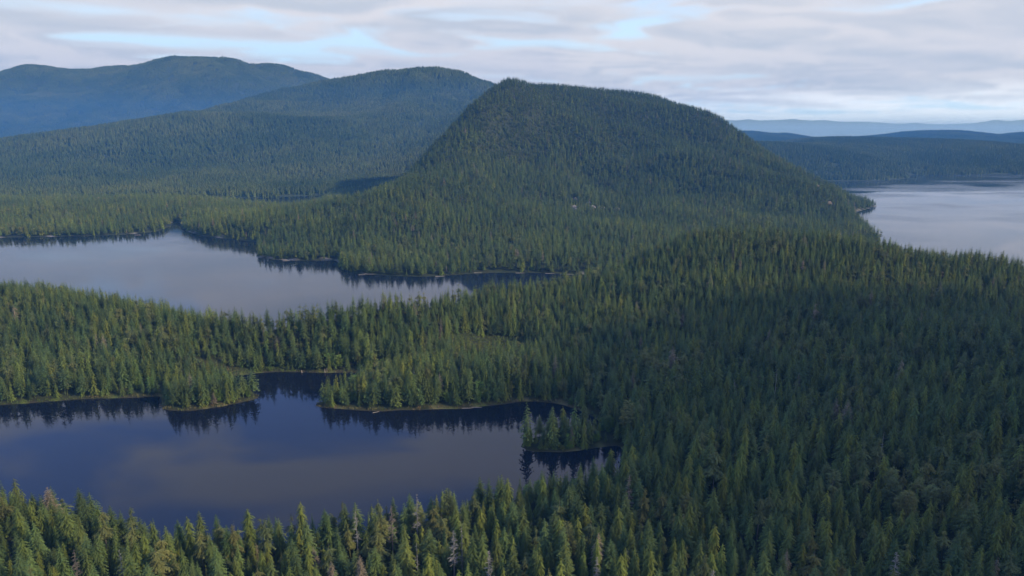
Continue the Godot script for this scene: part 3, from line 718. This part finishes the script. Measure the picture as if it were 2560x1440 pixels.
func _ready() -> void:
	rng.seed = 4711
	# camera
	var cam := Camera3D.new()
	cam.name = "camera"
	cam.fov = rad_to_deg(2.0 * atan(720.0 / 1708.0))
	cam.near = 1.0
	cam.far = 150000.0
	cam.position = Vector3(0, EYE, 0)
	cam.rotation_degrees = Vector3(-12.6, 0, 0)
	add_child(cam)
	# sky, air, exposure
	var env := Environment.new()
	env.background_mode = Environment.BG_SKY
	var pan := PanoramaSkyMaterial.new()
	pan.panorama = make_sky()
	env.sky = Sky.new()
	env.sky.sky_material = pan
	env.tonemap_mode = Environment.TONE_MAPPER_LINEAR
	env.tonemap_exposure = 1.3
	env.fog_enabled = true
	env.fog_density = 0.000012
	env.fog_light_color = Color(0.45, 0.78, 1.0).linear_to_srgb()
	env.volumetric_fog_enabled = true
	env.volumetric_fog_density = 0.0
	env.sdfgi_enabled = true
	env.ssao_enabled = true
	env.ssil_enabled = true
	var we := WorldEnvironment.new()
	we.name = "world_environment"
	we.environment = env
	add_child(we)
	# the sun: low, behind and to the right, softened by thin cloud
	var sun := DirectionalLight3D.new()
	sun.name = "sun"
	sun.light_color = Color(1.0, 0.90, 0.74)
	sun.light_energy = 1.6
	sun.light_angular_distance = 1.5
	sun.shadow_enabled = true
	sun.sky_mode = DirectionalLight3D.SKY_MODE_LIGHT_ONLY
	add_child(sun)
	sun.look_at_from_position(Vector3.ZERO, -SUNWARD)

	rough_noise.seed = 5
	rough_noise.frequency = 0.004
	rough_noise.fractal_octaves = 3
	stand_noise.seed = 8
	stand_noise.frequency = 0.011
	stand_noise.fractal_octaves = 3
	fine_noise.seed = 3
	fine_noise.frequency = 0.06
	fine_noise.fractal_octaves = 3
	leaf_material = leaf_mat()
	trunk_material = StandardMaterial3D.new()
	trunk_material.vertex_color_use_as_albedo = true
	trunk_material.roughness = 0.9
	var soil := StandardMaterial3D.new()
	soil.vertex_color_use_as_albedo = true
	soil.roughness = 0.95
	soil.metallic_specular = 0.2

	# ---------------- land
	var near := make_sheet(-700, 800, 20, 780, 4.0, NEAR_HEIGHTS, 200.0, [NEAR_LAND], [LAKE], 22.0, 3.0, 3.0, 160.0)
	tag(show_mesh("ground", sheet_mesh(near, wood_floor), soil), "wooded ground round the dark lake, rising to a hill", "", "", "structure")
	var mount := make_sheet(-1150, 1000, 660, 2700, 10.0, MOUNTAIN_HEIGHTS, 500.0, [MOUNTAIN_LAND], [], 30.0, 8.0, 18.0, 420.0, [Vector4(2, 1785, 8, 60), Vector4(-60, 1560, 14, 60), Vector4(40, 1500, -12, 50), Vector4(170, 1600, 12, 70), Vector4(260, 1560, -14, 60), Vector4(380, 1480, 10, 70), Vector4(330, 1300, -8, 60)], Vector3(90, 1860, 26))
	tag(show_mesh("mountain", sheet_mesh(mount, rocky_floor), soil), "steep wooded mountain standing between inlet and strait", "", "", "structure")
	var second := make_sheet(-3600, 900, 1600, 5000, 24.0, SECOND_HEIGHTS, 1000.0, [SECOND_LAND], [], 60.0, 12.0, 36.0, 900.0, [], Vector3(-500, 4300, 45))
	tag(show_mesh("mountain", sheet_mesh(second, forest_floor_far), soil), "long wooded mountain behind the inlet", "", "", "structure")
	var blue := make_sheet(-7000, 600, 4900, 9400, 60.0, BLUE_HEIGHTS, 2000.0, [], [], 60.0, 0.0, 55.0, 2600.0, [Vector4(-4960, 7350, 48, 190), Vector4(-5330, 7450, -34, 190), Vector4(-4500, 7400, -22, 230), Vector4(-2600, 7900, 44, 170), Vector4(-2830, 7750, -70, 170), Vector4(-3500, 7500, 24, 420)], Vector3(-3300, 7600, 75))
	tag(show_mesh("mountain", sheet_mesh(blue, forest_floor_far), soil), "blue hazy mountain range on the far left", "", "", "structure")
	var isle := make_sheet(700, 5000, 2300, 4600, 26.0, ISLAND_HEIGHTS, 1000.0, [ISLAND_LAND], [], 60.0, 12.0, 9.0, 700.0)
	tag(show_mesh("island", sheet_mesh(isle, forest_floor_far), soil), "low wooded island across the strait", "", "", "structure")

	# ---------------- air: blue haze in the valleys, a paler sea haze beyond the strait
	haze_bank("valley_haze", "thin blue haze lying in the valleys", Vector3(-3850, 190, -2550), Vector3(10300, 390, 5900), Color(0.05, 0.31, 0.90), 0.00009)
	haze_bank("strait_haze", "blue haze over the far islands", Vector3(3800, 115, -4400), Vector3(4900, 240, 4000), Color(0.05, 0.33, 0.95), 0.00006)
	haze_bank("mountain_haze", "blue haze in front of the blue range", Vector3(-4300, 450, -5800), Vector3(9400, 910, 3000), Color(0.04, 0.28, 0.82), 0.000032)
	haze_bank("sea_haze", "pale haze over the open water", Vector3(16000, 280, -24000), Vector3(60000, 570, 29000), Color(0.66, 0.92, 1.0), 0.00006)
	# broken low cloud out of view to the south-east and overhead, whose shade lies on the hill
	cloud("low grey cloud whose shade lies on the hill", Vector3(262, 25, -300), 520.0, Vector3(450, 150, 440), 0.012)

	# ---------------- water
	var lake_m := water_mat(Color(0.006, 0.008, 0.015), 0.015, 0.06, Vector3(1.0 / 260.0, 1.0, 1.0 / 140.0), 0.0, 2)
	var inlet_m := water_mat(Color(0.008, 0.013, 0.025), 0.04, 0.09, Vector3(1.0 / 520.0, 1.0, 1.0 / 420.0), 0.0, 7)
	var strait_m := water_mat(Color(0.018, 0.028, 0.044), 0.03, 0.16, Vector3(1.0 / 2600.0, 1.0, 1.0 / 1500.0), 0.0, 9)
	water("lake", "dark still lake mirroring trees and sky", -600, 300, 120, 440, lake_m)
	water("inlet", "grey-blue inlet between the wooded shores", -4200, 420, 440, 5200, inlet_m)
	water("strait", "pale wind-streaked strait beyond the hill", 420, 90000, 440, 90000, strait_m)


	# ---------------- far ranges
	var far_ridge := ridge_sheet(FAR_RIDGE, 6600.0, 1900.0, 60.0, 26.0, 700.0)
	tag(show_mesh("hill", sheet_mesh(far_ridge, forest_floor_far), soil), "dark blue wooded hills behind the low island", "", "", "structure")
	var pale := ridge_sheet(PALE_RANGE, 38000.0, 7000.0, 260.0, 120.0, 5200.0)
	tag(show_mesh("mountain", sheet_mesh(pale, forest_floor_far), soil), "pale blue mountain range along the horizon", "", "", "structure")

	# ---------------- far woods, in clumps
	var clumps := []
	for k in 6:
		clumps.append(far_clump(44, 23.0, 17.0))
	clump_wood("forest", "conifer forest on the long mountain behind the inlet", second, 1640.0, 4300.0, 38.0, clumps)
	clump_wood("forest", "conifer forest on the low island across the strait", isle, 2380.0, 4400.0, 38.0, clumps)
	var big_clumps := []
	for k in 4:
		big_clumps.append(far_clump(80, 34.0, 16.0))
	clump_wood("forest", "hazy forest on the blue range", blue, 4950.0, 8000.0, 56.0, big_clumps)
	clump_wood("forest", "hazy forest on the far blue hills", far_ridge, 4800.0, 6900.0, 56.0, big_clumps)

	# ---------------- the mountain's trees
	var slim := []
	for k in 14:
		slim.append(whole_tree(k % 7, 60, 2, 0))
	var m_wood := Wood.new(14)
	plant(mount, 690.0, 2080.0, 5.7, 40.0, 24.0, func(x: float, d: float, h: float, sh: float) -> void:
		var n := stand_noise.get_noise_2d(x * 0.5, d * 0.5)
		for r in OUTCROPS:
			if absf(x - r.x) < r.z * 1.1 and d > r.y - 17.0 and d < r.y + 4.0:
				return
		var kind := species_at(x * 0.6, d * 0.6, sh + 6.0)
		var tall := (15.5 + 5.0 * n) * rng.randf_range(0.50, 1.25) * (1.0 - 0.22 * smoothstep(120.0, 260.0, h))
		if kind == 6:
			tall *= 0.6
		var k := kind + 7 * rng.randi_range(0, 1)
		m_wood.places[k].append(stand(x, h, d, tall, rng.randf_range(0.95, 1.4)))
		var tint := foliage_tint(kind, x * 0.5, d * 0.5)
		if x < -150.0 and d > 980.0 and h < 24.0:
			tint = Color(tint.r * 1.28, tint.g * 1.20, tint.b * 0.95)  # younger, yellower wood on the low point
		m_wood.tints[k].append(tint))
	scatter("forest", wood_labels("on the steep mountain"), slim, m_wood, leaf_material)

	# ---------------- the near woods
	var rich := []
	var middling := []
	for k in 28:
		rich.append(whole_tree(k % 7, 130, 5, 5))
		middling.append(whole_tree(k % 7, 76, 3, 4))
	var near_wood := Wood.new(28)
	var mid_wood := Wood.new(28)
	var chosen := []
	plant(near, 40.0, 770.0, 4.2, 60.0, 26.0, func(x: float, d: float, h: float, sh: float) -> void:
		if x > d * 0.85 + 70.0 and (d > 420.0 or fmod(absf(x * 7.3 + d * 3.1), 1.0) < 0.6):
			return  # thinner where only its shade is seen
		var n := stand_noise.get_noise_2d(x * 0.8 + 31.0, d * 0.8)
		var boggy := false
		if Vector2((x + 14.0) / 33.0, (d - 461.0) / 19.0).length() < 1.0 + 0.35 * n:
			boggy = true
		if x > -212.0 and x < -150.0 and d > 414.0 and d < 423.0 + 5.0 * n:
			boggy = true
		if boggy and rng.randf() < 0.5:
			return  # the bog carries few and stunted trees
		for s in SNAGS:
			if absf(x - s.x) < 2.6 and d < s.y + 2.5 and d > s.y - 9.0:
				return
		if sh < 0.6 + 1.6 * rng.randf():
			return
		if d < 260.0 and rng.randf() < 0.06 + 0.3 * maxf(0.0, n):
			return
		var kind := species_at(x, d, sh)
		var tall := (lerpf(16.0, 14.0, smoothstep(300.0, 540.0, d)) + 3.5 * n) * rng.randf_range(0.5, 1.22)
		if x > -215.0 and x < -140.0 and d > 380.0 and d < 411.0:
			tall *= 0.75
		if sh < 5.0:
			tall *= rng.randf_range(0.78, 1.04)
		if boggy:
			tall *= rng.randf_range(0.14, 0.40)
		if kind == 6:
			tall *= 0.55
		if kind == 4:
			tall *= 0.85
		var wide := rng.randf_range(0.84, 1.25) * lerpf(1.0, 1.12, smoothstep(250.0, 400.0, d))
		var tint := foliage_tint(kind, x, d)
		if d < 300.0 and in_frame(Vector3(x, h + tall - 1.0, -d)):
			chosen.append({"x": x, "d": d, "h": h, "tall": tall, "wide": wide, "kind": kind, "tint": tint, "shore": sh, "size": tall / Vector3(x, EYE - h, d).length()})
			return
		var k := kind + 7 * rng.randi_range(0, 3)
		if d < 330.0:
			near_wood.places[k].append(stand(x, h, d, tall, wide))
			near_wood.tints[k].append(tint)
		else:
			mid_wood.places[k].append(stand(x, h, d, tall, wide))
			mid_wood.tints[k].append(tint), 330.0)
	# denser groves on the points and the little island
	plant(near, 278.0, 404.0, 3.7, 0.0, 26.0, func(x: float, d: float, h: float, sh: float) -> void:
		var on_island := x > 0.0 and x < 62.0 and d < 316.0
		var on_point := (x > -205.0 and x < -148.0 and d > 354.0) or (x > -118.0 and x < 30.0 and d > 352.0)
		if not (on_island or on_point) or sh < 1.8 or rng.randf() < 0.45:
			return
		var kind := species_at(x, d, sh)
		var tall := rng.randf_range(9.0, 17.0) * (1.45 if on_island else 1.0)
		var k := kind + 7 * rng.randi_range(0, 3)
		mid_wood.places[k].append(stand(x, h, d, tall * (0.55 if kind == 6 else 1.0), rng.randf_range(0.8, 1.15)))
		mid_wood.tints[k].append(foliage_tint(kind, x, d)))
	chosen.sort_custom(func(a, b): return a.size > b.size)
	for i in range(300, chosen.size()):
		var t: Dictionary = chosen[i]
		var k: int = t.kind + 7 * (i % 4)
		near_wood.places[k].append(stand(t.x, t.h, t.d, t.tall, t.wide))
		near_wood.tints[k].append(t.tint)
	scatter("forest", wood_labels("on the near hill beside the lake"), rich, near_wood, leaf_material)
	scatter("forest", wood_labels("round the lake and over the hill"), middling, mid_wood, leaf_material)
	single_trees(chosen.slice(0, mini(300, chosen.size())))
	dead_trees(near)
	shore_things(near, mount)


func ridge_sheet(line: Array, middle: float, half: float, cell: float, wild: float, wild_size: float) -> Sheet:
	var s := Sheet.new()
	s.cell = cell
	s.x0 = line[0].x
	s.d0 = middle - half
	s.nx = int((line[line.size() - 1].x - line[0].x) / cell) + 1
	s.nd = int(2.0 * half / cell) + 1
	s.h.resize(s.nx * s.nd)
	s.shore.resize(s.nx * s.nd)
	s.shore.fill(50.0)
	for i in s.nx:
		var x := s.x0 + i * cell
		var k := 0
		while k < line.size() - 2 and line[k + 1].x < x:
			k += 1
		var t := clampf((x - line[k].x) / (line[k + 1].x - line[k].x), 0.0, 1.0)
		t = lerpf(t, t * t * (3.0 - 2.0 * t), 0.6)
		var top := lerpf(line[k].y, line[k + 1].y, t)
		for j in s.nd:
			var d := s.d0 + j * cell
			var u := absf(d - middle) / half
			var n := rough_noise.get_noise_2d(x * 60.0 / wild_size, d * 60.0 / wild_size) + 0.5 * rough_noise.get_noise_2d(x * 170.0 / wild_size, d * 170.0 / wild_size)
			s.h[j * s.nx + i] = top * pow(maxf(0.0, 1.0 - u * (1.0 + 0.25 * n)), 0.85) + wild * n * smoothstep(0.0, 0.25, u) * (1.0 - u) - 4.0 * u
	return s


func clump_wood(called: String, label: String, s: Sheet, d_from: float, d_to: float, spacing: float, meshes: Array) -> void:
	var wood := Wood.new(meshes.size())
	plant(s, d_from, d_to, spacing, 250.0, 60.0, func(x: float, d: float, h: float, sh: float) -> void:
		if sh < 12.0 or h < 1.0:
			return
		var e := spacing * 0.5
		var gx := (s.look(s.h, x + e, d) - s.look(s.h, x - e, d)) / (2.0 * e)
		var gz := -(s.look(s.h, x, d + e) - s.look(s.h, x, d - e)) / (2.0 * e)
		var turn := rng.randi_range(0, 3) * PI / 2.0
		var b := Basis(Vector3(1, gx, 0), Vector3(0, 1, 0), Vector3(0, gz, 1)) * Basis(Vector3.UP, turn)
		var k := rng.randi_range(0, meshes.size() - 1)
		var stand_ := stand_noise.get_noise_2d(x * 0.12, d * 0.12) + 0.6 * stand_noise.get_noise_2d(x * 0.4, d * 0.4)
		var t := rng.randf_range(0.88, 1.12) * (1.0 + 0.4 * stand_)
		wood.places[k].append(Transform3D(b, Vector3(x, h, -d)))
		wood.tints[k].append(Color(0.068 * t * (1.0 + 0.2 * stand_), 0.095 * t, 0.029 * t)))
	var labels := []
	for k in meshes.size():
		labels.append(label)
	scatter(called, labels, meshes, wood, leaf_material)


func wood_labels(where: String) -> Array:
	var out := []
	for k in 28:
		out.append("%s woodland %s" % [["hemlock", "tiered fir", "cedar", "open pine", "narrow fir", "ragged old fir", "leafy alder"][k % 7], where])
	return out


func in_frame(p: Vector3) -> bool:
	var q := (p - Vector3(0, EYE, 0)).rotated(Vector3.RIGHT, deg_to_rad(12.6))
	if q.z > -1.0:
		return false
	var x := q.x / -q.z * 1708.0
	var y := q.y / -q.z * 1708.0
	return absf(x) < 1270.0 and absf(y) < 715.0


func single_trees(list: Array) -> void:
	# two crowns and trunks of each kind, shared by all the trees of the kind
	var crowns := []
	var trunks := []
	for k in 21:
		var kind := k % 7
		var b := Build.new()
		crown(b, kind, 210, 6)
		if kind in [3, 5]:
			bare_boughs(b, 0.12, 16, 0.07, Color(2.4, 1.8, 2.8), false)
		crowns.append(b.mesh())
		var t := Build.new()
		var bark := Color(0.115, 0.098, 0.088) if kind != 6 else Color(0.26, 0.25, 0.23)
		trunk(t, 0.93 if kind != 6 else 0.7, 0.0105, 7, rng.randf_range(-0.008, 0.008), bark, 5)
		trunks.append(t.mesh())
	var protos := []
	for k in 21:
		var o := Node3D.new()
		show_mesh("trunk", trunks[k], trunk_material, o)
		show_mesh("crown", crowns[k], null, o)
		protos.append(o)
	var tones := {}
	var across := ["far left", "left of centre", "below mid-lake", "near the silver snags", "past the silver snags", "below the island", "on the slope", "far up right"]
	var words := []
	for t in list:
		var c: Color = t.tint
		var lum := c.r * 0.3 + c.g * 0.6 + c.b * 0.1
		var colour := "olive"
		if c.r > c.g * 1.05:
			colour = "straw-coloured"
		elif c.r > c.g * 0.86:
			colour = "yellowish green" if lum > 0.085 else "olive"
		elif c.b > c.g * 0.46:
			colour = "grey-green"
		else:
			colour = "bright green" if lum > 0.085 else "deep green"
		var shape: String = ["drooping hemlock", "tiered fir", "full cedar", "open-topped pine", "narrow spire fir", "ragged old fir", "round leafy alder"][t.kind]
		var high := "short" if t.tall < 14.5 else ("tall" if t.tall > 21.0 else "middling")
		var px: float = t.x / t.d * 1.0
		var zone := clampi(int((px + 0.84) / 1.68 * 8.0), 0, 7)
		var row := "lowest row" if t.d < 186.0 else ("second row" if t.d < 200.0 else ("third row" if t.d < 216.0 else "upper rows"))
		if t.shore < 9.0:
			row = "at lake edge"
		if t.wide > 1.1:
			high += " broad"
		elif t.wide < 0.92:
			high += " slim"
		words.append("%s %s %s %s %s" % [high, colour, shape, row, across[zone]])
	var same := {}
	for i in list.size():
		if not same.has(words[i]):
			same[words[i]] = []
		same[words[i]].append(i)
	var order := ["first", "second", "third", "fourth", "fifth", "sixth", "seventh", "eighth", "ninth", "tenth"]
	for w in same:
		var who: Array = same[w]
		who.sort_custom(func(a, b): return list[a].x / list[a].d < list[b].x / list[b].d)
		for k in who.size():
			var t: Dictionary = list[who[k]]
			var label: String = w
			if who.size() > 1:
				label = w + ", " + order[mini(k, 9)] + " from left"
			var pick: int = t.kind + 7 * rng.randi_range(0, 2)
			var o: Node3D = protos[pick].duplicate()
			o.name = numbered(SPECIES[t.kind])
			add_child(o, true)
			o.transform = stand(t.x, t.h, t.d, t.tall, t.wide)
			tag(o, label, "tree", "trees on the near shore and slope")
			var c: Color = t.tint
			var key := "%d %d %d" % [int(c.r * 120.0), int(c.g * 120.0), int(c.b * 160.0)]
			if not tones.has(key):
				var m: StandardMaterial3D = leaf_material.duplicate()
				m.albedo_color = c.linear_to_srgb()
				tones[key] = m
			(o.get_node("crown") as MeshInstance3D).material_override = tones[key]
	for o in protos:
		o.free()


func dead_trees(near: Sheet) -> void:
	var silver := Color(0.165, 0.165, 0.160)
	var i := 0
	for s in SNAGS:
		var about: Array = SNAG_LABELS[i]
		var d: float = s.y
		var h := near.look(near.h, s.x, d)
		var tall: float = s.z
		var o := thing("dead_tree", about[0], "dead tree", Vector3(s.x, h - 0.3, -d), rng.randf() * TAU, "dead trees among the conifers")
		var col := silver if about[1] < 3 else Color(0.115, 0.098, 0.086)
		var t := Build.new()
		trunk(t, 1.0, 0.0115, 6, rng.randf_range(-0.01, 0.01), col * 0.9, 6)
		show_mesh("trunk", t.mesh(), trunk_material, o)
		var b := Build.new()
		match about[1]:
			0: bare_boughs(b, 0.40, 110, 0.105, col, true)    # thick with grey twigs
			1: bare_boughs(b, 0.30, 26, 0.075, col, false)     # a bare pole with stubs
			2: bare_boughs(b, 0.35, 60, 0.085, col, true)
			_: bare_boughs(b, 0.30, 80, 0.105, col, true)
		show_mesh("boughs", b.mesh(), trunk_material, o)
		o.scale = Vector3(tall, tall, tall)
		i += 1


func boulder(size: Vector3, col: Color) -> ArrayMesh:
	var b := Build.new()
	var n := FastNoiseLite.new()
	n.seed = rng.randi() % 9999
	n.frequency = 0.9
	n.fractal_octaves = 3
	var pts := []
	var rows := 7
	var cols := 11
	for j in rows + 1:
		var ring := []
		for i in cols:
			var th := PI * j / rows
			var ph := TAU * i / cols
			var p := Vector3(sin(th) * cos(ph), cos(th), sin(th) * sin(ph))
			ring.append(p * size * (1.0 + 0.55 * n.get_noise_3dv(p * 1.4)))
		pts.append(ring)
	for j in rows:
		for i in cols:
			var k := (i + 1) % cols
			var c := col * rng.randf_range(0.8, 1.2)
			b.tri(pts[j][i], pts[j][k], pts[j + 1][k], c)
			b.tri(pts[j][i], pts[j + 1][k], pts[j + 1][i], c)
	return b.mesh()


func shore_things(near: Sheet, mount: Sheet) -> void:
	# rock faces on the mountain
	var i := 0
	for r in OUTCROPS:
		var s: float = r.z
		var h := mount.look(mount.h, r.x, r.y)
		var red := i in [0, 7, 8]
		var m := boulder(Vector3(s * 1.0, s * 0.75, s * 0.6), Color(0.150, 0.120, 0.100) if red else Color(0.25, 0.24, 0.23))
		var o := show_mesh("rock_outcrop", m, trunk_material)
		o.position = Vector3(r.x, h + s * 0.15, -r.y)
		o.rotation = Vector3(0.3, rng.randf_range(-0.6, 0.6), 0)
		tag(o, OUTCROP_LABELS[i], "rock", "bare rock faces on the mountain")
		i += 1
	# driftwood
	i = 0
	for l in LOGS:
		var s: Sheet = near if l.y < 640.0 else mount
		var b := Build.new()
		var long: float = LOG_SHAPES[i].x * 0.75
		var g := long * 0.018 + 0.08
		b.tube([Vector3(-long * 0.5, 0, 0), Vector3(-long * 0.1, 0.05, long * 0.015), Vector3(long * 0.25, 0.02, 0), Vector3(long * 0.5, 0.1, -long * 0.02)], [g, g * 0.9, g * 0.7, g * 0.35], 7, Color(0.27, 0.25, 0.22), rng)
		b.tube([Vector3(long * 0.1, 0, 0), Vector3(long * 0.2, g * 2.2, g * 3.0)], [g * 0.35, g * 0.12], 4, Color(0.40, 0.36, 0.32), rng)
		var o := show_mesh("driftwood_log", b.mesh(), trunk_material)
		o.position = Vector3(l.x, maxf(s.look(s.h, l.x, l.y), 0.0) + g * 0.5, -l.y)
		o.rotation.y = LOG_SHAPES[i].y
		tag(o, LOG_LABELS[i], "log", "driftwood along the shores")
		i += 1
	# two weathered posts of a broken tree at the lagoon
	i = 0
	for p in STUMPS:
		var b := Build.new()
		b.tube([Vector3(0, -0.4, 0), Vector3(0.05, p.z * 0.4, 0.03), Vector3(0.16, p.z * 0.75, 0.1)], [0.34, 0.24, 0.10], 7, Color(0.27, 0.24, 0.20), rng)
		b.tube([Vector3(0, 0.1, 0), Vector3(0.9, 0.05, 0.5)], [0.22, 0.06], 5, Color(0.40, 0.35, 0.29), rng)
		var o := show_mesh("stump", b.mesh(), trunk_material)
		o.position = Vector3(p.x, maxf(near.look(near.h, p.x, p.y), 0.05), -p.y)
		tag(o, STUMP_LABELS[i], "stump", "weathered stumps at the lagoon")
		i += 1
	# bright bushes on the little island's shore
	var bushes := []
	for k in 3:
		var b := Build.new()
		for q in 70:
			var az := rng.randf() * TAU
			var up := rng.randf()
			var out := Vector3(cos(az), 0, sin(az))
			spray(b, out * 0.25 * (1.0 - up) + Vector3(0, 0.12 + 0.6 * up, 0), out, 0.42 * sqrt(1.0 - up * up * 0.7), 0.6 * up, 0.15, 0.22, 0.5, 3, Color(1, 1, 1) * rng.randf_range(0.7, 1.3), 0.5)
		bushes.append(b.mesh())
	i = 0
	for p in BUSHES:
		var m: StandardMaterial3D = leaf_material.duplicate()
		m.albedo_color = Color(0.095 + 0.02 * (i % 3), 0.150, 0.028 + 0.006 * (i % 2)).linear_to_srgb()
		var o := show_mesh("shrub", bushes[i % 3], m)
		o.position = Vector3(p.x, maxf(near.look(near.h, p.x, p.y), 0.1) - 0.1, -p.y)
		o.rotation.y = rng.randf() * TAU
		o.scale = Vector3.ONE * p.z
		tag(o, "%s leafy shrub on the little island's shore, %s from its tip" % [["low", "rounded", "spreading"][i % 3], ["first", "second", "third", "fourth", "fifth", "sixth", "seventh", "eighth", "ninth", "tenth", "eleventh", "twelfth"][i]], "shrub", "bright shrubs on the little island")
		i += 1
	# sedge along the lake
	var tufts := []
	for k in 3:
		var b := Build.new()
		for q in 16:
			var at := Vector3(rng.randf_range(-0.5, 0.5), 0, rng.randf_range(-0.5, 0.5))
			var az := rng.randf() * TAU
			var lean := Vector3(cos(az), 0, sin(az))
			b.tri(at - lean.cross(Vector3.UP) * 0.06, at + lean * 0.25 + Vector3(0, rng.randf_range(0.5, 1.0), 0), at + lean.cross(Vector3.UP) * 0.06, Color(1, 1, 1) * rng.randf_range(0.7, 1.3))
		tufts.append(b.mesh())
	var wood := Wood.new(3)
	var d := 330.0
	while d < 488.0:
		var x := -330.0
		while x < 110.0:
			var tx := x + rng.randf_range(-0.8, 0.8)
			var td := d + rng.randf_range(-0.8, 0.8)
			x += 1.6
			var sh := near.look(near.shore, tx, td)
			var flat := tx > -225.0 and tx < -140.0 and td > 404.0
			var bog := Vector2((tx + 14.0) / 33.0, (td - 461.0) / 19.0).length() < 1.15
			if sh < 0.4 or sh > (18.0 if flat else 2.6) and not bog or rng.randf() < 0.25:
				continue
			var k := rng.randi_range(0, 2)
			var t := rng.randf_range(0.7, 1.3)
			var dry := clampf(0.35 + 1.6 * fine_noise.get_noise_2d(tx * 0.35 + 300.0, td * 0.35), 0.0, 1.0)
			var c := Color(0.085, 0.125, 0.030).lerp(Color(0.175, 0.140, 0.075), dry) * t
			wood.places[k].append(Transform3D(Basis(Vector3.UP, rng.randf() * TAU) * Basis.from_scale(Vector3(1.6, rng.randf_range(0.7, 1.5), 1.6)), Vector3(tx, near.look(near.h, tx, td), -td)))
			wood.tints[k].append(Color(c.r, c.g, c.b))
		d += 1.6
	scatter("grass", "sedge and grass fringing the lake shore", tufts, wood, leaf_material)
